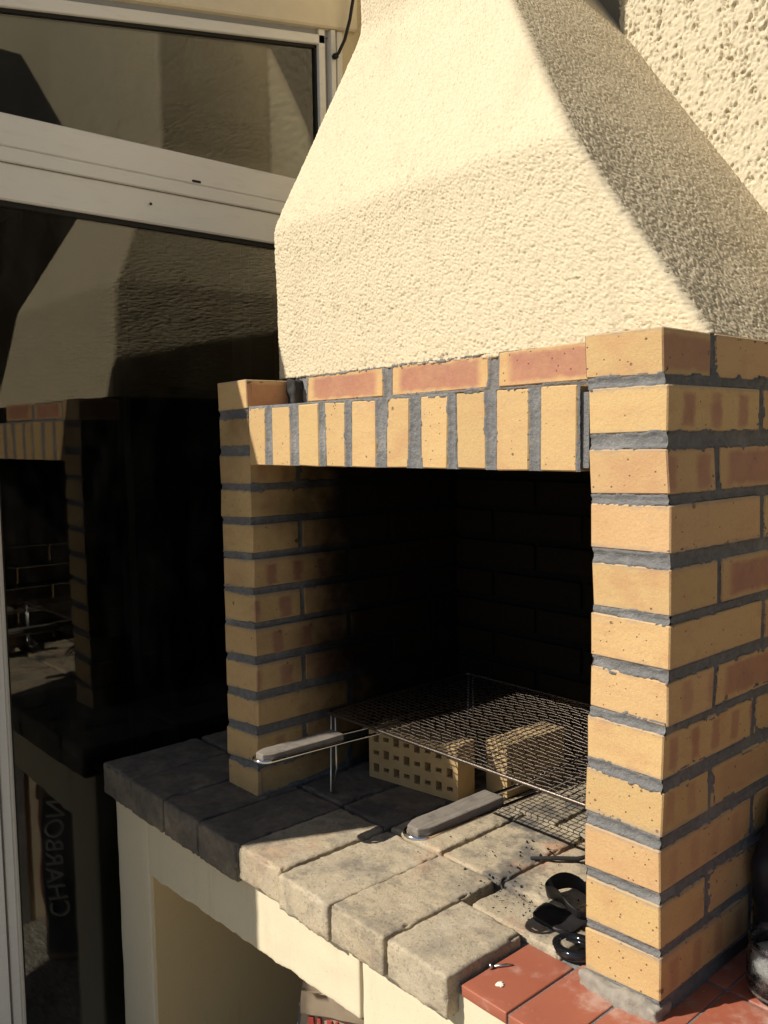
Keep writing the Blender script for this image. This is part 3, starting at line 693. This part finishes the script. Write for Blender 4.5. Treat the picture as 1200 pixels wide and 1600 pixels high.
# --- worktop: concrete stones, headers along the front
bed = box('worktop', (-1.105, -.118, ZB - .004), (.60, .63, ZS - .018), 'mortar', bbq); bed.color = (1, 1, 1, 0)
tag(bed, 'worktop of worn concrete stones ending in red tiles')
bed.data.materials[0] = M['mortar']
jx = [-1.122, -.990, -.858, -.728, -.598, -.474, -.343, -.223, -.106]
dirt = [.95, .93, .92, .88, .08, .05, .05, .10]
def stone(a, b, dz=0, dirt=0, ash=0, ry=0, seed=0, r=.0048):
    cx, cy = (a[0] + b[0]) / 2, (a[1] + b[1]) / 2
    tx, ty = RNG.normal() * .006, RNG.normal() * .004
    def fn(Wp):
        Wp = Wp.copy(); Wp[:, 2] += dz + (Wp[:, 0] - cx) * tx + (Wp[:, 1] - cy) * ty
        co_, si = math.cos(ry), math.sin(ry); x, y = Wp[:, 0] - cx, Wp[:, 1] - cy
        Wp[:, 0] = cx + co_ * x - si * y; Wp[:, 1] = cy + si * x + co_ * y; return Wp
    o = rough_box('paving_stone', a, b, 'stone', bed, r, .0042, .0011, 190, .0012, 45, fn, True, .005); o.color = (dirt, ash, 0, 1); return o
for i in range(8):
    g_ = .0019
    y1 = .084 + RNG.normal() * .003 if i < 7 else .006
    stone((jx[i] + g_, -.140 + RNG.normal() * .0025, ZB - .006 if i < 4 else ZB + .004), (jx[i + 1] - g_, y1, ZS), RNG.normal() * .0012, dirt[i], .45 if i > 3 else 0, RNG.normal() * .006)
# rows inside the fire chamber
for row, (ya, yb) in enumerate(((.092, .306), (.313, .54))):
    x = -1.122 if row == 0 else -1.06
    while x < -.03:
        x1 = min(x + .129, -.005) if x + .129 < -.04 else -.005
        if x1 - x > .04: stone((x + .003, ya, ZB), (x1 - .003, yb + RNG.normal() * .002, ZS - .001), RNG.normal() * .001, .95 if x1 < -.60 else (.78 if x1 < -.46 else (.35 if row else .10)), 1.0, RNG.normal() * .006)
        x = x1
stone((-.215, .014, ZB), (-.05, .086, ZS - .004), -.002, .15, .8, -.05)
# terracotta tiles
for i, x in enumerate(np.arange(-.1195 + .017, .60, .0772)):
    for (ya, yb) in ((-.1215, .110), (.114, .345)):
        if x < -.06 and ya > 0: continue
        x0 = x; x1 = x + .0742
        if ya < 0 and x1 < .0: yb2 = .012 if x < -.06 else .06
        else: yb2 = yb
        if ya > 0 and x1 < .11: continue
        rough_box('tile', (x0, ya, -.820), (x1, yb2, -.8055 + RNG.normal() * .0004), 'tile', bed, .0022, .012, .0004, 40)
box('grout', (-.104, -.1185, -.823), (.60, .345, -.8085), 'mortar', bed).color = (1, 1, 1, 0)

# ------------------------------------------------------------------ wire grill rack on its legs
gr = empty('grill_rack', (-.37, .31, ZS), 'rusty wire mesh grill rack with two wooden grip handles in the fire chamber', 'grill rack')
GZ = -.635; gx0, gx1, gy0, gy1 = -.672, -.052, .112, .502
def sag(x, y):
    t = max(0, (x - gx0) / (gx1 - gx0)); e = math.sin(math.pi * min(1, max(0, (y - gy0) / (gy1 - gy0))))
    return GZ + e * (.005 * math.sin(t * 7.5 + y * 9) - .009 * math.exp(-((x + .22) / .07) ** 2))
def frame_pts():
    r = .012; P = []
    for (cx, cy, a0) in ((gx1 - r, gy0 + r, -90), (gx1 - r, gy1 - r, 0), (gx0 + r, gy1 - r, 90), (gx0 + r, gy0 + r, 180)):
        for k in range(4):
            a = math.radians(a0 + 30 * k); P.append((cx + r * math.cos(a), cy + r * math.sin(a), GZ))
    return P
tube('rack_frame', frame_pts(), .0031, 'grill_wire', gr, 8, True)
V = []; F = []
def put(pts, r):
    v, f = tube_data(pts, r, 5); b = len(V); V.extend(v); F.extend([tuple(i + b for i in q) for q in f])
nx, ny = 48, 31
for i in range(1, nx):
    x = gx0 + (gx1 - gx0) * i / nx + random.uniform(-.0006, .0006)
    put([(x, y, sag(x, y) + .0008 * (1 if (i + j) % 2 else -1)) for j, y in enumerate(np.linspace(gy0, gy1, 25))], .0010)
m1 = add('wire_mesh', V, F, 'grill_wire', gr, None, True)
V = []; F = []
for i in range(1, ny):
    y = gy0 + (gy1 - gy0) * i / ny + random.uniform(-.0006, .0006)
    put([(x, y, sag(x, y) + .0008 * (-1 if (i + j) % 2 else 1)) for j, x in enumerate(np.linspace(gx0, gx1, 31))], .0010)
m2 = add('wire_mesh', V, F, 'grill_wire', gr, None, True)
def handle(cx, tilt, mat):
    hw_ = .019; yT = -.134
    pts = [(cx + hw_, .30, GZ - .004), (cx + hw_, .112, GZ - .005), (cx + hw_, .05, GZ - .003 + tilt * .06)]
    for k in range(0, 9):
        a = -math.pi / 2 * 0 + math.pi * k / 8
        pts.append((cx + hw_ * math.cos(a), yT + hw_ - hw_ * math.sin(a), GZ + tilt * .2))
    pts += [(cx - hw_, .05, GZ - .003 + tilt * .06), (cx - hw_, .112, GZ - .005), (cx - hw_, .30, GZ - .004)]
    h = tube('handle', pts, .0029, mat, gr, 8)
    z = GZ + tilt * .13
    def fn(Wp):
        Wp = Wp.copy(); t = sstep(Wp[:, 1], yT + .035, yT + .004); Wp[:, 0] = cx + (Wp[:, 0] - cx) * (1 - .45 * t ** 2)
        Wp[:, 2] += -tilt * .45 * (Wp[:, 1] + .05); return Wp
    rough_box('wooden_grip', (cx - hw_ + .001, yT + .007, z - .003), (cx + hw_ - .001, .034, z + .011), 'wood', h, .0024, .0035, .0004, 160, .0009, 30, fn)
    return h
tag(handle(-.540, .02, 'chrome'), 'handle with a pale weathered wooden grip')
tag(handle(-.182, .0, 'chrome'), 'handle with a dark weathered wooden grip')
for (lx, ly) in ((-.660, .115), (-.060, .125), (-.660, .495), (-.060, .495)):
    tube('leg', [(lx, ly, GZ), (lx - .004, ly - .002, ZS + .012), (lx - .001, ly - .004, ZS + .003), (lx + .008, ly - .006, ZS + .004), (lx + .012, ly, ZS + .05), (lx + .012, ly, GZ)], .0023, 'steel', gr, 6)

# ------------------------------------------------------------------ perforated bricks standing under the rack
def hollow_brick(c, ang, rows, cols, label, L=.214, H=.104, T=.055):
    root = empty('perforated_brick', (c[0], c[1], ZS), label, 'brick', 'perforated bricks under the rack')
    bm = bmesh.new()
    def coords(n, total, web):
        hole = (total - web * (n + 1)) / n; r = [0.0]
        for i in range(n): r += [r[-1] + web, r[-1] + web + hole]
        return [0.0] + [v for v in r[1:]] + [total]
    us = coords(cols, L, .0115); vs = coords(rows, H, .0125)
    for side, yy in ((-1, -T / 2), (1, T / 2)):
        for i in range(len(us) - 1):
            for j in range(len(vs) - 1):
                hole = i % 2 == 1 and j % 2 == 1
                sh = .006 if ((i // 2) % 2) else -.003
                def P(u, v, y=yy):
                    if 0 < v < H: v = v + (sh if hole or True else 0) * 0
                    return Vector((u - L / 2, y, v))
                q = [P(us[i], vs[j]), P(us[i + 1], vs[j]), P(us[i + 1], vs[j + 1]), P(us[i], vs[j + 1])]
                if not hole:
                    vv = [bm.verts.new(p) for p in (q if side < 0 else q[::-1])]; bm.faces.new(vv)
                else:
                    shrink = (i // 2 + j // 2) % 2
                    dv = (vs[j + 1] - vs[j]) * (.27 if shrink else .02)
                    dy = .019 * -side
                    # ring round the hole, then its walls and floor
                    ins = [Vector((p.x, p.y, p.z)) for p in q]
                    ins[0].z += dv; ins[1].z += dv; ins[2].z -= dv; ins[3].z -= dv
                    if dv > 0:
                        for (a, b, c2, d2) in ((q[0], q[1], ins[1], ins[0]), (ins[3], ins[2], q[2], q[3])):
                            vv = [bm.verts.new(p) for p in ((a, b, c2, d2) if side < 0 else (d2, c2, b, a))]; bm.faces.new(vv)
                    fl = [p + Vector((0, dy, 0)) for p in ins]
                    for a in range(4):
                        b = (a + 1) % 4; vv = [bm.verts.new(p) for p in ((ins[a], fl[a], fl[b], ins[b]) if side > 0 else (ins[b], fl[b], fl[a], ins[a]))]; bm.faces.new(vv)
                    bm.faces.new([bm.verts.new(p) for p in (fl if side < 0 else fl[::-1])])
    for (a, b) in ((0, 0), (L, 0)):
        x = a - L / 2; q = [(x, -T / 2, 0), (x, T / 2, 0), (x, T / 2, H), (x, -T / 2, H)]
        bm.faces.new([bm.verts.new(p) for p in (q if a else q[::-1])])
    for z in (0, H):
        q = [(-L / 2, -T / 2, z), (L / 2, -T / 2, z), (L / 2, T / 2, z), (-L / 2, T / 2, z)]
        bm.faces.new([bm.verts.new(p) for p in (q if z else q[::-1])])
    bmesh.ops.remove_doubles(bm, verts=bm.verts, dist=1e-5); bmesh.ops.recalc_face_normals(bm, faces=bm.faces)
    o = from_bm('brick_body', bm, 'clay', root, (c[0], c[1], ZS)); root.rotation_euler = (0, 0, ang); return root
hollow_brick((-.572, .262), math.radians(9), 3, 8, 'perforated clay brick on edge, its long holed face towards the opening')
hollow_brick((-.436, .415), math.radians(86), 3, 8, 'perforated clay brick turned with its plain end towards the opening', L=.16, H=.10)

# ------------------------------------------------------------------ black strap, black ring, screw, droppings
st = empty('black_strap', (-.10, .11, ZS), 'crumpled black leather strap lying beside the brick pier foot', 'strap')
def ribbon(name, path, wdt, th, lean, parent, mat):
    V = []; F = []; n = len(path)
    for i, (x, y, z) in enumerate(path):
        t = Vector(path[(i + 1) % n]) - Vector(path[i - 1]); t.z = 0; t.normalize(); nn = Vector((t.y, -t.x, 0))
        for s_, u_ in ((-.5, 0), (.5, 0), (.5, 1), (-.5, 1)):
            l = lean * (u_)
            V.append((x + nn.x * (th * s_ + l), y + nn.y * (th * s_ + l), z + wdt[i % len(wdt)] * u_))
    for i in range(n):
        j = (i + 1) % n
        for k in range(4): F.append((i * 4 + k, j * 4 + k, j * 4 + (k + 1) % 4, i * 4 + (k + 1) % 4))
    o = add(name, V, F, mat, parent, None, False)
    m_ = o.modifiers.new('sub', 'SUBSURF'); m_.levels = 1; m_.render_levels = 2; return o
loop = []
for k in range(14):
    a = 2 * math.pi * k / 14; loop.append((-.098 + .045 * math.cos(a) * (1 + .16 * math.sin(2 * a)), .118 + .028 * math.sin(a) + .01 * math.cos(3 * a), -.7885 + .006 * math.sin(a * 3) + .006))
ribbon('strap_loop', loop, [.022, .026, .022, .016, .014, .020, .026, .022], .003, .006, st, 'black_leather')
def flapfn(Wp):
    W2 = Wp.copy(); q = W2[:, :2] - np.array([-.098, .08]); k = 1 / np.maximum(1, np.hypot(q[:, 0] / .040, q[:, 1] / .036)); W2[:, :2] = np.array([-.098, .08]) + q * k[:, None] * (1 + .12 * perlin(Wp * [1, 1, 0], 30))[:, None]; return W2
rough_box('strap_flap', (-.140, .045, -.7915), (-.062, .112, -.7845), 'black_leather', st, .003, .005, .0015, 70, .006, 24, flapfn)
st.location.z -= .005
rg = empty('black_ring', (-.045, .032, -.8055), 'glossy black plastic ring grip lying at the brick pier foot', 'ring')
ring = [(-.047 + .026 * math.cos(a),   .040 + .021 * math.sin(a), -.7975 + .002 * math.cos(a)) for a in np.linspace(0, 2 * math.pi, 24, endpoint=False)]
tube('ring_body', ring, .0072, 'black_gloss', rg, 12, True)
tube('ring_bar', [(-.064, .045, -.797), (-.045, .050, -.795), (-.026, .054, -.795)], .0035, 'black_gloss', rg, 8)
sc = empty('screw', (-.1, -.055, -.8055), 'small steel screw lying on the red tile by the stone edge', 'screw')
tube('screw_shank', [(-.098, -.066, -.8025), (-.088, -.050, -.8025), (-.083, -.0425, -.8030)], [.0019, .0019, .0006], 'steel', sc, 10)
tube('screw_head', [(-.1005, -.070, -.8018), (-.0985, -.0668, -.8018)], [.0042, .0036], 'steel', sc, 12)
sp = rough_box('lime_splash', (-.075, -.0905, -.8062), (-.063, -.080, -.8035), 'lime', None, .0012, .0015, .0012, 250, .001, 90, lambda Wp: np.concatenate([np.array([-.069, -.0853]) + (Wp[:, :2] - np.array([-.069, -.0853])) / np.maximum(1, np.hypot(Wp[:, 0] + .069, Wp[:, 1] + .0853) / .0048)[:, None] * (1 + .9 * perlin(Wp * [1, 1, 0], 260))[:, None], Wp[:, 2:]], 1))
tag(sp, 'small white lime splash on the red tile', 'splash')

# ------------------------------------------------------------------ jar and black sack on the tiles beyond the pier
jr = empty('glass_jar', (.180, .152, -.8055), 'small dusty glass jar standing on red tiles beside the brick pier', 'jar')
jp = [(0, .002), (.036, .002), (.041, .006), (.0425, .014), (.0425, .052), (.0400, .058), (.0400, .066), (.0415, .068), (.0415, .072), (.0385, .072), (.0375, .064), (.0395, .052), (.0395, .012), (0, .007)]
lathe('jar_body', jp, (.180, .152, -.8055), 'jar', jr, 48)
lathe('ash_fill', [(0, .008), (.0385, .008), (.0390, .047), (.02, .050), (0, .048)], (.180, .152, -.8055), 'ash', jr, 32)
def lumps(Wp):
    c = np.array([.205, .31, -.70]); q = Wp - c; t = np.clip((Wp[:, 2] + .8055) / .2, 0, 1)
    k = 1 - .25 * t ** 2 + .10 * perlin(Wp + 1, 17); q[:, 1] *= k; q[:, 0] *= 1 + .06 * perlin(Wp + 1, 17); W2 = c + q
    W2[:, 0] = np.maximum(W2[:, 0], .113); W2[:, 2] = np.maximum(W2[:, 2], -.8055); return W2
sk = rough_box('black_sack', (.1125, .190, -.8055), (.32, .44, -.60), 'black_sack', None, .02, .008, .004, 45, .012, 16, lumps)
tag(sk, 'crumpled dusty black plastic sack leaning on the brick side wall', 'sack')

# ------------------------------------------------------------------ charcoal bag in the niche
bg_ = empty('charcoal_bag', (-.53, .10, G), 'striped paper charcoal bag with a torn top in the niche under the worktop', 'bag')
def bagfn(Wp):
    W2 = Wp.copy(); t = np.clip((Wp[:, 2] - G) / .64, 0, 1)
    W2[:, 0] += .010 * perlin(Wp, 9) + .02 * t * (perlin(Wp + 4, 14)); W2[:, 1] += .012 * perlin(Wp + 2, 9)
    W2[:, 2] += sstep(t, .85, 1) * .03 * perlin(Wp * [1, 1, 0] + 5, 30); return W2
bx0, bx1, by0, by1, bz1 = -.635, -.425, -.01, .21, -1.035
rough_box('paper_body', (bx0, by0, G), (bx1, by1, bz1), 'paper', bg_, .02, .012, .002, 60, .0, 1, bagfn)
for k in range(12):
    x0 = bx0 + .024 + k * .0145
    def ffn(Wp): 
        return bagfn(Wp)
    rough_box('printed_stripe', (x0, by0 - .0035, G + .1), (x0 + (.005 if k % 2 else .009), by0 + .003, bz1 - .075), 'print_red', bg_, .0008, .012, .0, 60, .0, 1, ffn)
rough_box('folded_band', (bx0 + .01, by0 - .006, bz1 - .068), (bx1 - .05, by0 + .003, bz1 - .028), 'paper', bg_, .001, .01, .003, 40, 0, 1, bagfn)
rough_box('side_gusset', (bx0 - .005, by0 + .012, G + .03), (bx0 + .004, by1 - .02, bz1 - .06), 'paper_grey', bg_, .002, .012, 0, 60, 0, 1, bagfn)
fc = bpy.data.curves.new('lettering', 'FONT'); fc.body = 'CHARBON'; fc.size = .070; fc.extrude = .0006; fc.align_x = 'CENTER'; fc.align_y = 'CENTER'
fo = bpy.data.objects.new('lettering_curve', fc); COL.objects.link(fo)
dg = bpy.context.evaluated_depsgraph_get(); fm = bpy.data.meshes.new_from_object(fo.evaluated_get(dg)); bpy.data.objects.remove(fo)
fm.materials.clear(); fm.materials.append(M['print_white'])
co = np.empty(len(fm.vertices) * 3); fm.vertices.foreach_get('co', co); co = co.reshape(-1, 3)
# text lies on the face that looks to -x, running upwards
W2 = np.stack([np.full(len(co), bx0 - .007) - co[:, 2], by0 + .043 + co[:, 1] * 1.0, -1.27 + co[:, 0]], 1)
Wb = bagfn(W2.copy()); Wb[:, 0] -= .002
fm.vertices.foreach_set('co', (Wb - np.array([bx0, .06, -1.27])).ravel()); fm.update()
link('lettering', fm, (bx0, .06, -1.27), bg_)
box('torn_opening', (bx0 + .03, by0 + .025, bz1 - .03), (bx1 - .03, by1 - .03, bz1 + .012), 'charcoal', bg_, .01, 2)
tube('bag_string', [(-.46, -.01, -1.04), (-.452, -.02, -1.065), (-.448, -.022, -1.11), (-.452, -.022, -1.18)], .0012, 'print_white', bg_, 6)

bg_.rotation_euler = (0, 0, math.radians(33))

# ------------------------------------------------------------------ crumbs of charcoal and grit on the stones
V = []; F = []
def crumb(x, y, z, r):
    b = len(V); rot = Matrix.Rotation(random.random() * 6.28, 3, Vector((random.random(), random.random(), 1)).normalized())
    for p in ((1, 0, 0), (-1, 0, 0), (0, 1, 0), (0, -1, 0), (0, 0, .8), (0, 0, -.8)):
        q = rot @ Vector(p) * r * random.uniform(.6, 1.2); V.append((x + q.x, y + q.y, z + q.z))
    for f in ((0, 2, 4), (2, 1, 4), (1, 3, 4), (3, 0, 4), (2, 0, 5), (1, 2, 5), (3, 1, 5), (0, 3, 5)): F.append(tuple(i + b for i in f))
for k in range(260):
    if random.random() < .35: x, y, r = random.gauss(-.19, .05), random.gauss(.20, .05), abs(random.gauss(.0014, .0012))
    elif random.random() < .3: x, y, r = random.gauss(-.20, .03), random.gauss(.06, .025), abs(random.gauss(.0012, .0008))
    else: x, y, r = random.uniform(-.62, -.05), random.uniform(.0, .45), abs(random.gauss(.0009, .0006))
    if x < -.03 and y > -.1: crumb(x, y, ZS + .0006 + r * .4, min(r, .0045))
cr = add('charcoal_crumbs', V, F, 'charcoal'); cr['kind'] = 'stuff'; tag(cr, 'black charcoal crumbs scattered on the stone worktop', 'crumbs')
tw = tube('burnt_twig', [(-.232, .176, ZS + .003), (-.20, .20, ZS + .006), (-.175, .222, ZS + .006), (-.16, .24, ZS + .012)], [.0025, .0035, .004, .002], 'charcoal', None, 7)
tag(tw, 'short burnt black twig on the stone worktop under the rack', 'twig')

# ------------------------------------------------------------------ lift everything so that the ground is at zero
for o in list(S.objects):
    if o.parent is None and o not in (cam, sun): o.location.z += ZG
